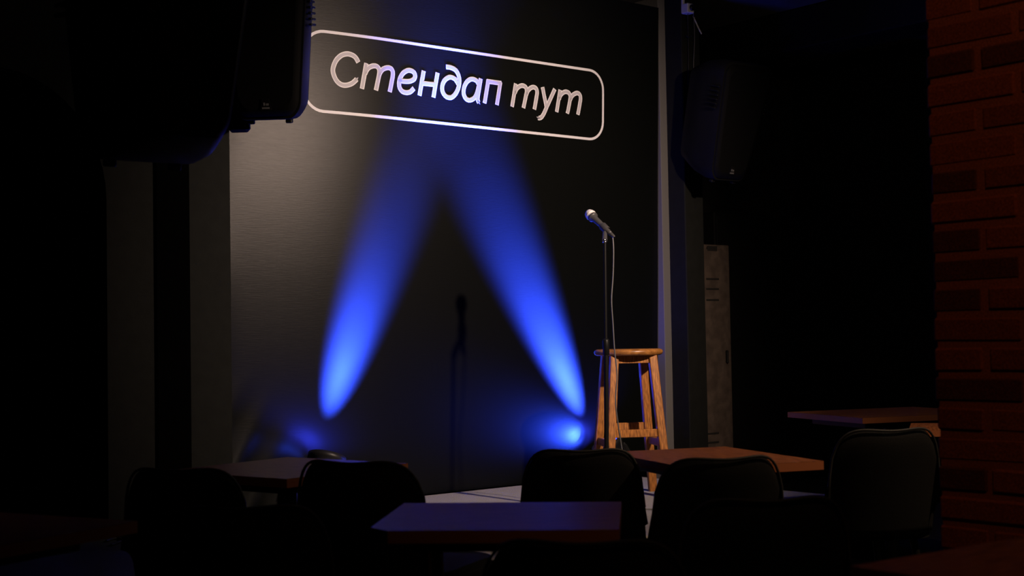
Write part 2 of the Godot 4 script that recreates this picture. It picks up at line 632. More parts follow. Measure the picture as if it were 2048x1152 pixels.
# ---------------------------------------------------------------- banner
func ribbon(st: SurfaceTool, pts: Array, w: float, z: float) -> void:
	st.set_smooth_group(-1)
	var n := pts.size()
	var l := []
	var r := []
	for i in n:
		var d: Vector2
		if i == 0:
			d = (pts[1] - pts[0]).normalized()
		elif i == n - 1:
			d = (pts[n - 1] - pts[n - 2]).normalized()
		else:
			d = ((pts[i] - pts[i - 1]).normalized() + (pts[i + 1] - pts[i]).normalized()).normalized()
		var k := 1.0
		if i > 0 and i < n - 1:
			k = 1.0 / max(0.5, d.dot((pts[i + 1] - pts[i]).normalized()))
		var o := Vector2(-d.y, d.x) * w / 2 * k
		l.append(pts[i] + o)
		r.append(pts[i] - o)
	for i in n - 1:
		quad(st, Vector3(l[i].x, l[i].y, z + bow(l[i].x) + lean(l[i].y)), Vector3(l[i + 1].x, l[i + 1].y, z + bow(l[i + 1].x) + lean(l[i + 1].y)), Vector3(r[i + 1].x, r[i + 1].y, z + bow(r[i + 1].x) + lean(r[i + 1].y)), Vector3(r[i].x, r[i].y, z + bow(r[i].x) + lean(r[i].y)), Vector3(0, 0, 1))

# sheet bent back at left and leaned forward, shaped to steer the spotlight's glare
func lean(y: float) -> float:
	return 0.035 * (y - 1.5)

func bow(x: float) -> float:
	return 0.09 * (smoothstep(3.0, 4.3, x) - 1.0)

func build_banner() -> void:
	var x0 := 3.05
	var x1 := on_z(1309, 400, WALL).x
	var y1 := 3.24
	var t := thing("banner", Vector3(0, 0, WALL), 0, "large black vinyl banner with white outlined lettering covering the stage wall", "banner")
	# cloth: a closed sheet, 3 mm thick, creased at its lower left corner
	var st := begin(true)
	var nx := 90
	var ny := 80
	var at := func(i: int, j: int, back: bool) -> Vector3:
		var x := lerpf(x0, x1, float(i) / nx)
		var y := lerpf(STAGE, y1, float(j) / ny)
		var u := x - 3.2
		var v := y - STAGE
		var near: float = clampf(1.0 - Vector2(u * 1.1, v * 0.9).length() / 0.75, 0, 1)
		var z := 0.012 + 0.035 * near * near * (0.6 + sin((u * 1.6 - v) * 17.0 + u * 5.0))
		z += bow(x) + lean(y)
		z += 0.004 * sin(x * 2.1 + 0.6) * clampf((2.1 - y) / 0.6, 0, 1)
		z += 0.010 * exp(-pow((x - 3.28) / 0.09, 2.0)) * (0.5 + 0.5 * sin(y * 6.0))
		return Vector3(x, y, z - (0.003 if back else 0.0))
	for i in nx:
		for j in ny:
			for back in [false, true]:
				var q := [at.call(i, j, back), at.call(i + 1, j, back), at.call(i + 1, j + 1, back), at.call(i, j + 1, back)]
				var o := Vector3(0, 0, -1 if back else 1)
				var order := [0, 1, 2, 0, 2, 3] if ((q[2] - q[0]).cross(q[1] - q[0])).dot(o) > 0 else [0, 2, 1, 0, 3, 2]
				for k in order:
					st.set_uv(Vector2(q[k].x, q[k].y))
					st.add_vertex(q[k])
	var cloth := obj(st, "cloth", "vinyl", t)
	cloth.set_meta("label", "black glossy vinyl sheet")
	# frame line
	var SIGN := WALL + 0.012 + lean(2.58)
	var tl := on_z(641, 60.3, SIGN)
	var tr := on_z(1184, 141.6, SIGN)
	var bl := on_z(644, 221, SIGN)
	var br := on_z(1189, 278, SIGN)
	var fx0 := on_z(614.8, 160, SIGN).x
	var fx1 := on_z(1206, 215, SIGN).x
	var fy1 := (tl.y + tr.y) / 2
	var fy0 := (bl.y + br.y) / 2
	var rr := 0.115
	var loop := []
	for p in round_rect(fx1 - fx0, fy1 - fy0, rr, 8):
		loop.append(p + Vector2((fx0 + fx1) / 2, (fy0 + fy1) / 2))
	loop.append(loop[0])
	var dense := []
	for k in loop.size() - 1:
		var n := int(ceil((loop[k + 1] - loop[k]).length() / 0.05))
		for q in n:
			dense.append(loop[k].lerp(loop[k + 1], float(q) / n))
	dense.append(loop[0])
	loop = dense
	st = begin()
	ribbon(st, loop, 0.0155, 0.0130)
	obj(st, "frame_line", "print_white", t)
	# letters, centre lines read off the photograph as two enlargements
	var a := func(x: float, y: float) -> Vector2:
		var p := on_z(650 + x / 7.314, 90 + y / 7.314, SIGN)
		return Vector2(p.x, p.y)
	var b := func(x: float, y: float) -> Vector2:
		var p := on_z(900 + x / 6.4, 120 + y / 6.4, SIGN)
		return Vector2(p.x, p.y)
	var letters := [
		[a, [[495, 253, 455, 182, 400, 142, 330, 126, 250, 150, 180, 225, 142, 340, 155, 430, 200, 520, 262, 572, 330, 583, 400, 563, 447, 527, 477, 495]]],
		[a, [[608, 266, 580, 452, 552, 638], [592, 420, 612, 372, 645, 330, 700, 306, 755, 312, 788, 350, 795, 400, 788, 460, 770, 560, 752, 662], [792, 440, 812, 395, 850, 352, 910, 332, 960, 345, 988, 392, 988, 460, 970, 570, 950, 687]]],
		[a, [[1090, 515, 1130, 527, 1190, 533, 1250, 527, 1300, 500, 1316, 455, 1302, 408, 1260, 378, 1205, 373, 1145, 408, 1105, 470, 1085, 540, 1092, 618, 1130, 674, 1190, 695, 1250, 684, 1303, 633]]],
		[a, [[1440, 378, 1412, 560, 1386, 740], [1643, 406, 1615, 585, 1590, 767], [1420, 560, 1515, 570, 1610, 581]]],
		[a, [[1764, 322, 1830, 330, 1900, 366, 1948, 440, 1964, 530, 1952, 620, 1920, 700, 1875, 753, 1828, 770, 1770, 750, 1725, 690, 1714, 610, 1740, 530, 1790, 483, 1840, 472, 1900, 502, 1945, 570]]],
		[b, [[368, 320, 332, 264, 270, 245, 215, 280, 180, 350, 176, 430, 205, 493, 255, 514, 310, 488, 345, 425, 366, 330], [390, 238, 372, 370, 356, 480, 360, 520, 372, 543]]],
		[b, [[487, 255, 467, 400, 445, 553], [468, 272, 560, 286, 655, 299], [642, 282, 622, 430, 603, 575]]],
		[b, [[838, 303, 818, 450, 797, 598], [828, 425, 845, 380, 875, 345, 920, 328, 962, 346, 980, 392, 973, 450, 958, 530, 943, 614], [978, 440, 995, 395, 1025, 362, 1065, 348, 1100, 368, 1113, 415, 1107, 470, 1095, 550, 1083, 632]]],
		[b, [[1180, 348, 1208, 475, 1236, 602], [1338, 372, 1288, 490, 1236, 610, 1205, 685, 1178, 728, 1150, 742, 1134, 737]]],
		[b, [[1406, 382, 1388, 520, 1368, 665], [1397, 500, 1412, 455, 1440, 422, 1480, 407, 1520, 425, 1538, 470, 1532, 530, 1520, 605, 1505, 685], [1538, 510, 1555, 468, 1585, 438, 1625, 424, 1658, 446, 1669, 495, 1662, 555, 1652, 625, 1640, 700]]],
	]
	var lift := 0.0
	for L in letters:
		var st0 := begin()
		var st1 := begin()
		for s in L[1]:
			var pts := []
			for k in range(0, s.size(), 2):
				pts.append(L[0].call(s[k], s[k + 1]))
			var sm: Array = curve(pts, 5)
			var s2 := sm.duplicate()
			var e0: Vector2 = (sm[1] - sm[0]).normalized()
			var e1: Vector2 = (sm[-2] - sm[-1]).normalized()
			s2[0] += e0 * 0.004
			s2[-1] += e1 * 0.004
			lift += 0.00001
			ribbon(st0, sm, 0.0275, 0.0130 + lift)
			ribbon(st1, s2, 0.0165, 0.0136 + lift)
		var o := obj(st0, "letter", "print_white", t)
		obj(st1, "letter_fill", "print_fill", o)

# ---------------------------------------------------------------- stool
func build_stool() -> void:
	var c := Vector3(5.27, STAGE, -5.385)
	var t := thing("bar_stool", c, -0.53, "round wooden bar stool with four splayed legs standing on the stage", "stool")
	var h := 0.795
	var st := begin()
	lathe(st, [Vector2(0, h), Vector2(0.172, h), Vector2(0.184, h - 0.006), Vector2(0.188, h - 0.016), Vector2(0.184, h - 0.028), Vector2(0.172, h - 0.034), Vector2(0, h - 0.034)], 48)
	obj(st, "seat", "wood_seat", t)
	var top := 0.105
	var foot := 0.165
	var legs := {}
	for sx in [-1.0, 1.0]:
		for sz in [-1.0, 1.0]:
			st = begin()
			var p1 := Vector3(sx * top, h - 0.034, sz * top)
			var p0 := Vector3(sx * foot, 0.0, sz * foot)
			legs[[sx, sz]] = [p0, p1]
			var w := 0.022
			var d0 := [Vector3(-w, 0, -w), Vector3(w, 0, -w), Vector3(w, 0, w), Vector3(-w, 0, w)]
			st.set_smooth_group(-1)
			var ch := 0.004
			var ring := func(p: Vector3) -> Array:
				var out := []
				for v in [Vector2(-w, -w + ch), Vector2(-w + ch, -w), Vector2(w - ch, -w), Vector2(w, -w + ch), Vector2(w, w - ch), Vector2(w - ch, w), Vector2(-w + ch, w), Vector2(-w, w - ch)]:
					out.append(p + Vector3(v.x, 0, v.y))
				return out
			var r0: Array = ring.call(p0)
			var r1: Array = ring.call(p1)
			for k in 8:
				var k2 := (k + 1) % 8
				quad(st, r0[k], r0[k2], r1[k2], r1[k], (r0[k] + r0[k2]) / 2 - p0)
				tri(st, p0, r0[k], r0[k2], Vector3.DOWN)
				tri(st, p1, r1[k], r1[k2], Vector3.UP)
			obj(st, "leg", "wood_stool", t)
	var at := func(k: Array, y: float) -> Vector3:
		var l: Array = legs[k]
		return l[0].lerp(l[1], y / l[1].y)
	for r in [[[-1.0, 1.0], [1.0, 1.0], 0.345], [[-1.0, -1.0], [1.0, -1.0], 0.365], [[-1.0, -1.0], [-1.0, 1.0], 0.29], [[1.0, -1.0], [1.0, 1.0], 0.29]]:
		st = begin()
		var p: Vector3 = at.call(r[0], r[2])
		var q: Vector3 = at.call(r[1], r[2])
		var m := (p + q) / 2
		var d := q - p
		var sz := Vector3(absf(d.x), 0.042, 0.022) if absf(d.x) > absf(d.z) else Vector3(0.022, 0.042, absf(d.z))
		box(st, m, sz, 0.003)
		obj(st, "rung", "wood_stool", t)
	for s in [-1.0, 1.0]:
		st = begin()
		box(st, Vector3(0, h - 0.055, s * top), Vector3(top * 2, 0.042, 0.02), 0.002)
		obj(st, "apron", "wood_stool", t)

# ---------------------------------------------------------------- microphone, stand and cable
func build_microphone() -> void:
	var base := on_height(1214, 1026, STAGE)
	var z := base.z
	var topp := on_z(1209.5, 484, z)
	var clip := on_z(1212, 458, z)
	var t := thing("microphone_stand", base, 0, "straight black microphone stand with a round base on the stage", "microphone stand")
	var st := begin()
	lathe(st, [Vector2(0, 0.028), Vector2(0.02, 0.027), Vector2(0.115, 0.014), Vector2(0.125, 0.008), Vector2(0.125, 0.0), Vector2(0, 0)], 32)
	obj(st, "base", "steel_black", t)
	var loc := func(p: Vector3) -> Vector3: return p - base
	var joint := on_z(1212, 690, z)
	st = begin()
	tube(st, PackedVector3Array([Vector3(0, 0.02, 0), loc.call(joint)]), 0.0115, -1, 14)
	obj(st, "lower_tube", "steel_black", t)
	st = begin()
	lathe(st, [Vector2(0.0118, -0.05), Vector2(0.016, -0.045), Vector2(0.017, 0.02), Vector2(0.013, 0.03), Vector2(0.008, 0.032)], 16, Transform3D(Basis(), loc.call(joint)))
	obj(st, "clutch", "steel_black", t)
	st = begin()
	tube(st, PackedVector3Array([loc.call(joint), loc.call(topp)]), 0.0078, -1, 12)
	obj(st, "upper_tube", "steel_black", t)
	st = begin()
	lathe(st, [Vector2(0.008, -0.004), Vector2(0.012, -0.003), Vector2(0.012, 0.003), Vector2(0.007, 0.006), Vector2(0.006, 0.014)], 14, Transform3D(Basis(), loc.call(topp)))
	obj(st, "threaded_ring", "chrome", t)
	var tail := on_z(1221, 467, z)
	var head := tail + Vector3(0.0, 0.100, -0.137)
	var dir := (head - tail).normalized()
	var grip := tail + dir * 0.05
	st = begin()
	tube(st, PackedVector3Array([loc.call(topp + Vector3(0, 0.008, 0)), loc.call(topp.lerp(grip, 0.55)), loc.call(grip - Vector3(0, 0.012, 0))]), 0.013, 0.010, 10)
	lathe(st, [Vector2(0.0175, -0.022), Vector2(0.019, -0.018), Vector2(0.0205, 0.02), Vector2(0.0185, 0.024)], 16, aimed(loc.call(grip), dir))
	obj(st, "clip", "mic_body", t)

	var m := thing("microphone", tail, 0, "handheld vocal microphone with silver mesh head held in the stand", "microphone")
	var x := aimed(Vector3.ZERO, dir)
	var length := (head - tail).length()
	st = begin()
	lathe(st, [Vector2(0, 0), Vector2(0.010, 0.0), Vector2(0.0115, 0.006), Vector2(0.017, length - 0.035), Vector2(0.0225, length - 0.022)], 24, x)
	obj(st, "handle", "mic_body", m)
	st = begin()
	lathe(st, [Vector2(0.0225, length - 0.022), Vector2(0.0255, length - 0.020), Vector2(0.0265, length - 0.014), Vector2(0.0255, length - 0.008)], 24, x)
	obj(st, "collar", "mic_body", m)
	st = begin()
	lathe(st, [Vector2(0.0245, length - 0.010), Vector2(0.0262, length + 0.004), Vector2(0.0255, length + 0.016), Vector2(0.021, length + 0.027), Vector2(0.012, length + 0.034), Vector2(0, length + 0.036)], 28, x)
	obj(st, "mesh_head", "mic_grille", m)
	st = begin()
	lathe(st, [Vector2(0.0265, length + 0.0005), Vector2(0.0278, length + 0.002), Vector2(0.0278, length + 0.005), Vector2(0.0265, length + 0.0065)], 28, x)
	obj(st, "head_band", "mic_grille", m)

	var cable := begin()
	var pts := [tail, on_z(1225, 473, z)]
	for p in [[1227, 500], [1226, 550], [1223, 600], [1226, 650], [1229, 700], [1234, 750], [1231, 800], [1235, 840], [1241, 880], [1247, 920], [1252, 970]]:
		pts.append(on_z(p[0], p[1], z + 0.01))
	pts.append(Vector3(pts[-1].x + 0.02, STAGE + 0.03, z + 0.03))
	pts.append(Vector3(pts[-1].x + 0.10, STAGE + 0.005, z + 0.10))
	pts.append(Vector3(pts[-1].x + 0.35, STAGE + 0.005, z + 0.02))
	pts.append(Vector3(pts[-1].x + 0.55, STAGE + 0.005, z - 0.35))
	tube(cable, curve3(pts, 6), 0.0034, -1, 8)
	var co := obj(cable, "microphone_cable", "cable_grey")
	tag(co, "thin grey cable hanging from the microphone down past the stool", "cable")
	st = begin()
	lathe(st, [Vector2(0.004, -0.035), Vector2(0.008, -0.028), Vector2(0.0095, -0.004), Vector2(0.0095, 0.004)], 14, aimed(tail, dir))
	obj(st, "plug", "mic_body", co)

# ---------------------------------------------------------------- tables
func make_table(called_label: String, c: Vector3, turn: float, w: float, d: float, clip := 0.0, four := false) -> void:
	var t := thing("cafe_table", Vector3(c.x, 0, c.z), turn, called_label, "table", "small wood-effect tables in the audience")
	var th := 0.026
	var poly := PackedVector2Array([Vector2(w / 2, d / 2), Vector2(-w / 2, d / 2), Vector2(-w / 2, -d / 2 + clip), Vector2(-w / 2 + clip * 0.9, -d / 2), Vector2(w / 2, -d / 2)])
	if clip <= 0.0:
		poly = PackedVector2Array([Vector2(w / 2, d / 2), Vector2(-w / 2, d / 2), Vector2(-w / 2, -d / 2), Vector2(w / 2, -d / 2)])
	var st := begin()
	# the polygon lies in xy; turn it so that its y runs away along -z and its depth up
	prism(st, poly, TABLE - 0.0012, TABLE, Transform3D(Basis(Vector3.RIGHT, -PI / 2), Vector3.ZERO))
	obj(st, "table_top", "laminate", t)
	st = begin()
	prism(st, poly, TABLE - th, TABLE - 0.0012, Transform3D(Basis(Vector3.RIGHT, -PI / 2), Vector3.ZERO))
	obj(st, "edge_band", "laminate_edge", t)
	st = begin()
	for s in [-1.0, 1.0]:
		box(st, Vector3(0, TABLE - th - 0.015, s * (d / 2 - 0.09)), Vector3(w - 0.18, 0.03, 0.02), 0.002)
		box(st, Vector3(s * (w / 2 - 0.09), TABLE - th - 0.015, 0), Vector3(0.02, 0.03, d - 0.18), 0.002)
	obj(st, "under_frame", "steel_black", t)
	if not four:
		st = begin()
		tube(st, PackedVector3Array([Vector3(0, 0.012, 0), Vector3(0, TABLE - th, 0)]), 0.03, -1, 16)
		obj(st, "column", "steel_black", t)
		st = begin()
		prism(st, round_rect(0.36, 0.36, 0.03), 0.0, 0.012, Transform3D(Basis(Vector3.RIGHT, -PI / 2), Vector3.ZERO))
		obj(st, "base_plate", "steel_black", t)
		return
	for sx in [-1.0, 1.0]:
		for sz in [-1.0, 1.0]:
			st = begin()
			tube(st, PackedVector3Array([Vector3(sx * (w / 2 - 0.10), 0.0, sz * (d / 2 - 0.14)), Vector3(sx * (w / 2 - 0.10), TABLE - th, sz * (d / 2 - 0.14))]), 0.013, -1, 12)
			obj(st, "leg", "steel_leg", t)

# a table with one corner at p, its first edge towards q (both on the top), its second edge turned left or right of it
func corner_table(label: String, p: Vector3, dirv: Vector3, along: float, across: float, side: float, clip := 0.0, four := false) -> void:
	var e := Vector3(dirv.x, 0, dirv.z).normalized()
	var f := Vector3(-e.z, 0, e.x) * side
	var c := p + e * along / 2 + f * across / 2
	make_table(label, c, atan2(-e.z, e.x), along, across, clip, four)

func build_tables() -> void:
	# right of the centre: back corner at (1450, 893), right corner at (1648, 922)
	var p := on_height(1450, 893, TABLE)
	var q := on_height(1648, 922, TABLE)
	corner_table("brown wood-effect table lit orange in front of the stool", p, q - p, 0.63, 0.45, 1.0)
	# left: back corner (575, 914), right corner (808, 926)
	p = on_height(575, 914, TABLE)
	q = on_height(808, 926, TABLE)
	corner_table("brown wood-effect table below the left end of the banner", p, q - p, 0.53, 0.53, 1.0)
	# near, in the middle: back edge (808, 1006) to (1243, 1003)
	p = on_height(808, 1006, TABLE)
	q = on_height(1243, 1003, TABLE)
	corner_table("table with a clipped corner mirroring the blue light", p, q - p, (q - p).length(), 0.47, 1.0, 0.05, true)
	# far right, by the black wall
	p = on_height(1575, 824, TABLE)
	q = on_height(1725, 836, TABLE)
	corner_table("dim dark-brown table furthest back, by the black wall", p, q - p, (q - p).length(), 0.75, -1.0)
	# right, behind the brick wall's edge
	p = on_height(1822, 846, TABLE)
	q = on_height(1815, 868, TABLE)
	corner_table("brown table half hidden by the brick wall's edge", p, q - p, 0.42, 0.7, -1.0)
	# lower left corner
	p = on_height(275, 1042, TABLE)
	q = on_height(-40, 1098, TABLE)
	corner_table("dark table beneath the arched opening", p, q - p, 0.62, 0.6, 1.0)
	# lower right corner
	p = on_height(1700, 1132, TABLE)
	q = on_height(1890, 1100, TABLE)
	corner_table("dark table standing against the brick wall", p, q - p, 0.55, 0.5, 1.0)

# ---------------------------------------------------------------- chairs
const CR := 0.30

func chair_shell(st: SurfaceTool, grow: float, top: float, low: float, half: float, thick: float, from := 0.0) -> void:
	st.set_smooth_group(0)
	var nu := 30
	var nv := 14
	var zc := 0.20 - CR
	var at := func(i: int, j: int, back: bool) -> Vector3:
		var s := -1.0 + 2.0 * i / nu
		var v := from + (1.0 - from) * j / nv
		var hs := top - low
		# outline: rounded upper corners, a slight dip in the middle of the top edge
		var edge := pow(max(0.0, 1.0 - pow(absf(s), 5.0)), 0.42)
		var y := low + hs * v * (0.30 + 0.70 * edge) - 0.010 * v * exp(-pow(s / 0.45, 2.0)) + grow * v
		var wide := half * (1.0 + 0.10 * (1.0 - v)) + grow
		var ang := s * wide / CR
		var lean := 0.075 * v
		var round_in := 0.5 * thick * (1.0 - pow(1.0 - pow(absf(s), 8.0), 0.5)) + 0.5 * thick * pow(v, 14.0)
		var r := CR + (grow + thick / 2 - round_in if back else -thick / 2 - grow + round_in)
		return Vector3(r * sin(ang), y, zc + r * cos(ang) + lean)
	for i in nu:
		for j in nv:
			for back in [true, false]:
				var q := [at.call(i, j, back), at.call(i + 1, j, back), at.call(i + 1, j + 1, back), at.call(i, j + 1, back)]
				var mid: Vector3 = (q[0] + q[2]) / 2 - Vector3(0, 0, zc)
				mid.y = 0
				quad(st, q[0], q[1], q[2], q[3], mid * (1.0 if back else -1.0))
	for i in nu:
		for j in [0, nv]:
			quad(st, at.call(i, j, true), at.call(i + 1, j, true), at.call(i + 1, j, false), at.call(i, j, false), Vector3(0, 1 if j else -1, 0))
	for i in [0, nu]:
		for j in nv:
			quad(st, at.call(i, j, true), at.call(i, j + 1, true), at.call(i, j + 1, false), at.call(i, j, false), Vector3(1 if i else -1, 0, 0))

var chair_proto: Node3D

func make_chair() -> Node3D:
	var t := Node3D.new()
	var st := begin()
	chair_shell(st, 0.0, CHAIR_TOP, 0.43, 0.205, 0.05)
	obj(st, "backrest", "fabric_black", t)
	# piping along the back's edge
	st = begin()
	var pts := []
	for i in 31:
		var s := -1.0 + 2.0 * i / 30.0
		s *= 0.995
		var edge := pow(max(0.0, 1.0 - pow(absf(s), 5.0)), 0.42)
		var y := 0.43 + 0.35 * (0.30 + 0.70 * edge) - 0.010 * exp(-pow(s / 0.45, 2.0))
		var r := CR + 0.012
		var ang := s * 0.205 / CR
		pts.append(Vector3(r * sin(ang), y, 0.20 - CR + r * cos(ang) + 0.075))
	tube(st, PackedVector3Array(pts), 0.004, -1, 6)
	obj(st, "piping", "piping", t)
	st = begin()
	var seat := PackedVector2Array()
	for p in round_rect(0.42, 0.42, 0.09, 6):
		seat.append(p + Vector2(0, 0.03))
	var lift := Transform3D(Basis(Vector3.RIGHT, -PI / 2), Vector3.ZERO)
	prism(st, seat, 0.41, 0.455, lift)
	var small := PackedVector2Array()
	for p in round_rect(0.39, 0.39, 0.08, 6):
		small.append(p + Vector2(0, 0.03))
	prism(st, small, 0.455, 0.475, lift)
	obj(st, "seat", "fabric_black", t)
	for sx in [-1.0, 1.0]:
		for sz in [-1.0, 1.0]:
			st = begin()
			tube(st, PackedVector3Array([Vector3(sx * 0.14, 0.41, sz * 0.13), Vector3(sx * 0.20, 0.0, sz * 0.19)]), 0.013, 0.009, 10)
			obj(st, "leg", "steel_black", t)
	return t

# top middle of the backrest seen at (x, y); swivel in degrees, positive faces it to the right
func place_chair(x: float, y: float, swivel: float, label: String, grown := 1.0) -> void:
	var o: Node3D = chair_proto.duplicate()
	o.name = numbered("dining_chair")
	add_child(o, true)
	var p := on_height(x, y, CHAIR_TOP * grown)
	o.scale = Vector3.ONE * grown
	var f := Vector3(p.x, 0, p.z).normalized().rotated(Vector3.UP, -deg_to_rad(swivel))
	o.rotation.y = atan2(-f.x, -f.z)
	o.position = Vector3(p.x, 0, p.z) + f * (0.20 + 0.075) * grown
	tag(o, label, "chair", "black upholstered chairs in the audience")

func build_chairs() -> void:
	chair_proto = make_chair()
	place_chair(1163, 896, 0, "black upholstered chair back in front of the stool's lit legs")
	place_chair(1452, 911, -24, "black upholstered chair drawn up to the orange-lit table", 1.02)
	place_chair(700, 919, 30, "black upholstered chair at the table below the banner, hiding an uplight", 1.04)
	place_chair(352, 934, 28, "black upholstered chair standing before the grey wall and black pilaster")
	place_chair(1784, 855, -28, "black upholstered chair beside the brick wall's edge, before the half-hidden table", 1.04)
	place_chair(1160, 1076, 6, "black chair drawn up to the near side of the blue-lit table")
	place_chair(480, 1008, 12, "black chair standing behind the chair by the grey wall")
	place_chair(1540, 992, -16, "black chair standing behind the chair at the orange-lit table")
	chair_proto.free()

# ---------------------------------------------------------------- loudspeakers
func speaker_outline(w: float, h: float, r: float) -> PackedVector2Array:
	# wider at the top than at the bottom, rounded corners
	var out := PackedVector2Array()
	for p in round_rect(w, h, r, 5):
		var k := 1.0 - 0.34 * pow(clampf(0.5 - p.y / h, 0, 1), 1.7)
		out.append(Vector2(p.x * k, p.y))
	return out

func loft(st: SurfaceTool, rings: Array) -> void:
	st.set_smooth_group(0)
	for r in rings.size() - 1:
		var n: int = rings[r].size()
		var mid := Vector3()
		for v in rings[r]:
			mid += v / n
		for k in n:
			var k2 := (k + 1) % n
			quad(st, rings[r][k], rings[r][k2], rings[r + 1][k2], rings[r + 1][k], (rings[r][k] + rings[r][k2]) / 2 - mid)
	st.set_smooth_group(-1)
	for r in [0, rings.size() - 1]:
		var n: int = rings[r].size()
		var mid := Vector3()
		var inner := Vector3()
		for v in rings[r]:
			mid += v / n
		for v in rings[1 if r == 0 else r - 1]:
			inner += v / n
		for k in n:
			tri(st, mid, rings[r][k], rings[r][(k + 1) % n], mid - inner)

# loudspeaker whose grille looks along local +z; centre of the grille at the node
func loudspeaker(at: Vector3, face: Vector3, label: String, w := 0.43, h := 0.70) -> Node3D:
	var t := thing("loudspeaker", at, 0, label, "loudspeaker", "loudspeakers hung round the stage")
	t.basis = Basis.looking_at(-face.normalized(), Vector3.UP)
	var rings := []
	for s in [[1.0, 0.0, 0.0], [1.02, -0.02, 0.0], [1.02, -0.09, 0.0], [0.93, -0.20, 0.0], [0.66, -0.36, 0.0], [0.60, -0.37, 0.0]]:
		var ring := []
		for p in speaker_outline(w, h, 0.07):
			ring.append(Vector3(p.x * s[0], p.y * lerpf(1.0, s[0], 0.6), s[1]))
		rings.append(ring)
	var st := begin()
	loft(st, rings)
	obj(st, "cabinet", "speaker_plastic", t)
	st = begin()
	rings = []
	for s in [[0.95, -0.002], [0.945, 0.012], [0.80, 0.020]]:
		var ring := []
		for p in speaker_outline(w, h, 0.07):
			ring.append(Vector3(p.x * s[0], p.y * lerpf(1.0, s[0], 0.7), s[1]))
		rings.append(ring)
	loft(st, rings)
	obj(st, "grille", "speaker_grille", t)
	st = begin()
	prism(st, PackedVector2Array([Vector2(-0.026, -0.022), Vector2(0.026, -0.022), Vector2(0.016, 0.028), Vector2(-0.016, 0.028)]), 0.012, 0.024, Transform3D(Basis(), Vector3(0, -h / 2 + 0.065, 0)))
	var bd := obj(st, "badge", "steel_black", t)
	st = begin()
	box(st, Vector3(0, -h / 2 + 0.052, 0.025), Vector3(0.034, 0.008, 0.002), 0)
	box(st, Vector3(-0.006, -h / 2 + 0.070, 0.025), Vector3(0.008, 0.014, 0.002), 0)
	box(st, Vector3(0.008, -h / 2 + 0.068, 0.025), Vector3(0.012, 0.010, 0.002), 0)
	obj(st, "badge_mark", "badge", bd)
	for s in [-1.0, 1.0]:
		for k in 6:
			st = begin()
			box(st, Vector3(s * (w / 2 + 0.002), h * 0.10 + 0.026 * k, -0.05), Vector3(0.016, 0.010, 0.085), 0.003)
			obj(st, "side_rib", "speaker_plastic", t)
	for s in [-1.0, 1.0]:
		st = begin()
		box(st, Vector3(s * 0.09, -h / 2 - 0.012, -0.04), Vector3(0.03, 0.02, 0.03), 0.004)
		obj(st, "foot", "speaker_plastic", t)
	return t

func build_speakers() -> void:
	# on the left of the banner
	var to_eye := Vector3(-3.1, -1.4, 5.6).normalized()
	var at := on_z(526, 84, -5.50)
	var s := loudspeaker(at, to_eye.rotated(Vector3.UP, -0.28) + Vector3(0, 0.02, 0), "black loudspeaker with side ribs hanging over the banner's left edge", 0.44, 0.70)
	var st := begin()
	var inv := s.transform.affine_inverse()
	box(st, Vector3(-0.165, -0.31, -0.10), Vector3(0.10, 0.20, 0.05), 0.015)
	obj(st, "handle", "speaker_plastic", s)
	st = begin()
	tube(st, PackedVector3Array([Vector3(0, 0, -0.36), inv * Vector3(at.x - 0.05, at.y + 0.1, -5.985)]), 0.02)
	obj(st, "bracket", "steel_black", s)
	# nearer, towards the left, hung from the ceiling
	var d := ray(283, 98)
	var near := Vector3(0, EYE, 0) + d * 3.9
	var face := Vector3(d.x, 0.12, d.z).normalized()
	s = loudspeaker(near, face.rotated(Vector3.UP, 0.35), "black loudspeaker hanging from the ceiling before the arched wall, seen from behind", 0.46, 0.60)
	inv = s.transform.affine_inverse()
	st = begin()
	tube(st, PackedVector3Array([Vector3(0, 0, -0.30), inv * Vector3(near.x, CEIL, near.z)]), 0.025)
	obj(st, "bracket", "steel_black", s)
	# right of the banner, on the pillar
	at = on_z(1478, 246, -5.56)
	s = loudspeaker(at, Vector3(-0.05, -0.32, 1.0), "black loudspeaker mounted on the pillar right of the banner", 0.42, 0.72)
	inv = s.transform.affine_inverse()
	st = begin()
	tube(st, PackedVector3Array([Vector3(0, 0, -0.3), inv * Vector3(6.52, at.y + 0.05, -6.04)]), 0.02)
	obj(st, "bracket", "steel_black", s)

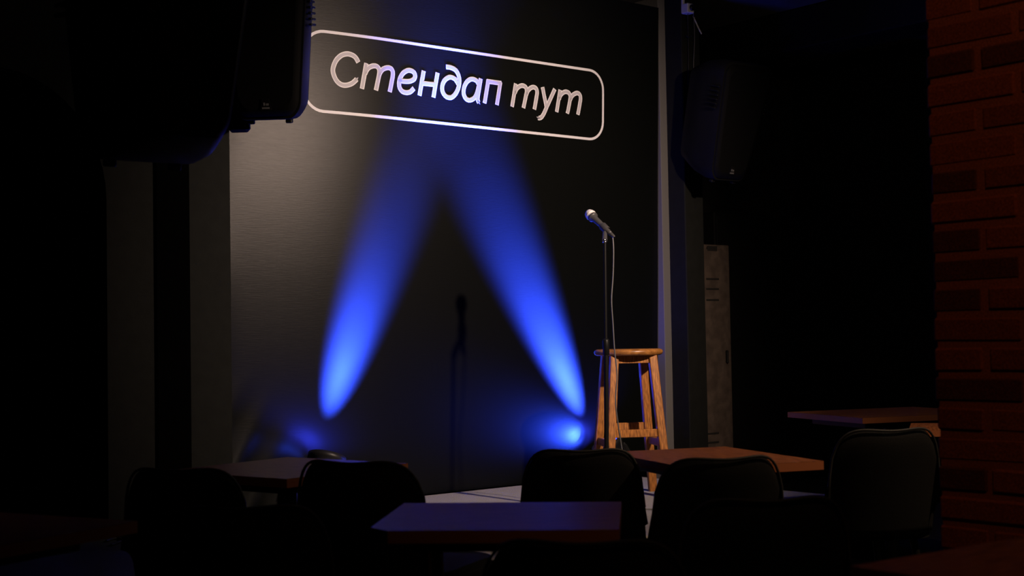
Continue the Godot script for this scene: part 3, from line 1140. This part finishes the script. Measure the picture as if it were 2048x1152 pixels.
# ---------------------------------------------------------------- small things on the right pillar
func build_pillar_fittings() -> void:
	var px0 := on_z(1326, 500, WALL).x
	var pz := on_x(1372, 500, px0).z
	var c := on_z(1375, 18, pz + 0.03)
	var t := thing("wall_sensor", c, 0, "small white box with a round black lens at the pillar's top", "sensor")
	var st := begin()
	box(st, Vector3.ZERO, Vector3(0.062, 0.062, 0.06), 0.005)
	obj(st, "case", "white_plastic", t)
	st = begin()
	lathe(st, [Vector2(0.021, 0), Vector2(0.021, 0.012), Vector2(0.017, 0.016), Vector2(0, 0.014)], 20, aimed(Vector3(0.006, 0.003, 0.03), Vector3(0, 0, 1)))
	obj(st, "lens", "lens_black", t)
	st = begin()
	box(st, Vector3(-0.02, 0.05, -0.02), Vector3(0.02, 0.06, 0.016), 0.003)
	obj(st, "mount", "white_plastic", t)
	var w := begin()
	tube(w, curve3([c + Vector3(0.002, -0.028, 0.0), on_z(1376, 60, pz + 0.012), on_z(1377, 110, pz + 0.012), on_z(1376, 170, pz + 0.012)], 5), 0.0028, -1, 6)
	var o := obj(w, "sensor_cable", "cable_black")
	tag(o, "black cable running down the pillar from the white box", "cable")
	w = begin()
	tube(w, curve3([c + Vector3(0.03, -0.01, 0.02), on_z(1388, 45, pz + 0.014), on_z(1389, 80, pz + 0.012), on_z(1387, 130, pz + 0.012), on_z(1388, 175, pz + 0.012)], 5), 0.0028, -1, 6)
	o = obj(w, "speaker_cable", "cable_grey")
	tag(o, "thin grey cable hanging from the white box to the loudspeaker", "cable")
	st = begin()
	var k := on_z(1377, 74, pz + 0.02)
	tube(st, PackedVector3Array([k + Vector3(-0.02, 0.004, 0), k, k + Vector3(0.026, 0.012, 0)]), 0.006, -1, 6)
	o = obj(st, "cable_tie", "cable_black")
	tag(o, "black cable tie bunching the wires on the pillar", "cable tie")
	st = begin()
	tube(st, PackedVector3Array([on_z(1386, 32, pz + 0.02), on_z(1394, 50, pz + 0.012), on_z(1403, 68, pz + 0.006)]), 0.005, -1, 6)
	o = obj(st, "conduit", "white_plastic")
	tag(o, "thin white conduit slanting down across the pillar's top", "conduit")

# ---------------------------------------------------------------- locker and cabinet in the recess
func build_locker() -> void:
	var z := -6.55
	var x1 := on_z(1463, 700, z).x
	var top := on_z(1440, 490, z).y
	var w := 0.46
	var dpt := 0.45
	var t := thing("metal_locker", Vector3(x1 - w / 2, 0, z - dpt / 2), 0, "beige metal locker with vent slots standing behind the pillar", "locker")
	var st := begin()
	box(st, Vector3(0, top / 2, 0), Vector3(w, top, dpt), 0.006)
	obj(st, "body", "locker_paint", t)
	st = begin()
	box(st, Vector3(-0.012, top / 2, dpt / 2 + 0.008), Vector3(w - 0.06, top - 0.07, 0.016), 0.004)
	var door := obj(st, "door", "locker_paint", t)
	for y in [558, 578, 600, 867, 885]:
		st = begin()
		var p := on_z(1425, y, z + 0.016)
		box(st, Vector3(p.x - (x1 - w / 2) , p.y, dpt / 2 + 0.017), Vector3(0.13, 0.013, 0.004), 0.001)
		obj(st, "vent_slot", "slot_dark", door)
	st = begin()
	var q := on_z(1424, 497, z + 0.016)
	box(st, Vector3(q.x - (x1 - w / 2), q.y, dpt / 2 + 0.0175), Vector3(0.10, 0.035, 0.004), 0.001)
	obj(st, "label_holder", "slot_dark", door)
	st = begin()
	box(st, Vector3(w / 2 - 0.075, top * 0.55, dpt / 2 + 0.024), Vector3(0.016, 0.09, 0.02), 0.004)
	obj(st, "handle", "steel_black", door)
	# black cabinet filling the rest of the recess
	var ct := on_z(1500, 430, -6.8).y
	var cx0 := x1 + 0.05
	t = thing("black_cabinet", Vector3((cx0 + 8.9) / 2, 0, -6.96), 0, "tall black cabinet beside the beige locker in the recess", "cabinet")
	st = begin()
	box(st, Vector3(0, ct / 2, 0), Vector3(8.9 - cx0, ct, 0.46), 0.01)
	obj(st, "body", "black_paint", t)
	for s in [-1.0, 1.0]:
		st = begin()
		box(st, Vector3(s * (8.9 - cx0) / 4, ct / 2, 0.238), Vector3((8.9 - cx0) / 2 - 0.02, ct - 0.06, 0.016), 0.004)
		obj(st, "door", "black_paint", t)

func build_floor_cables() -> void:
	var list := [
		[[[215, 1064], [232, 1070], [250, 1074], [285, 1076]], "black cable lying closest to the grey wall's foot"],
		[[[212, 1082], [235, 1076], [255, 1084], [290, 1088]], "black cable lying closest to the dark table by the arch"],
		[[[222, 1090], [246, 1082], [268, 1080], [292, 1084]], "black cable passing under the small red plug"],
	]
	for L in list:
		var pts := []
		for p in L[0]:
			var g := on_height(p[0], p[1], STAGE + 0.003)
			pts.append(g)
		var st := begin()
		tube(st, curve3(pts, 6), 0.006, -1, 6)
		var o := obj(st, "floor_cable", "cable_black")
		tag(o, L[1], "cable", "cables tangled on the floor by the left wall")
	var g := on_height(270, 1079, STAGE + 0.011)
	var st := begin()
	lathe(st, [Vector2(0, -0.03), Vector2(0.012, -0.03), Vector2(0.014, 0.01), Vector2(0.009, 0.03), Vector2(0, 0.03)], 12, aimed(g, Vector3(1, 0, 0.3)))
	var o := obj(st, "cable_plug", "red_plastic")
	tag(o, "small red plug lying among the floor cables", "plug")
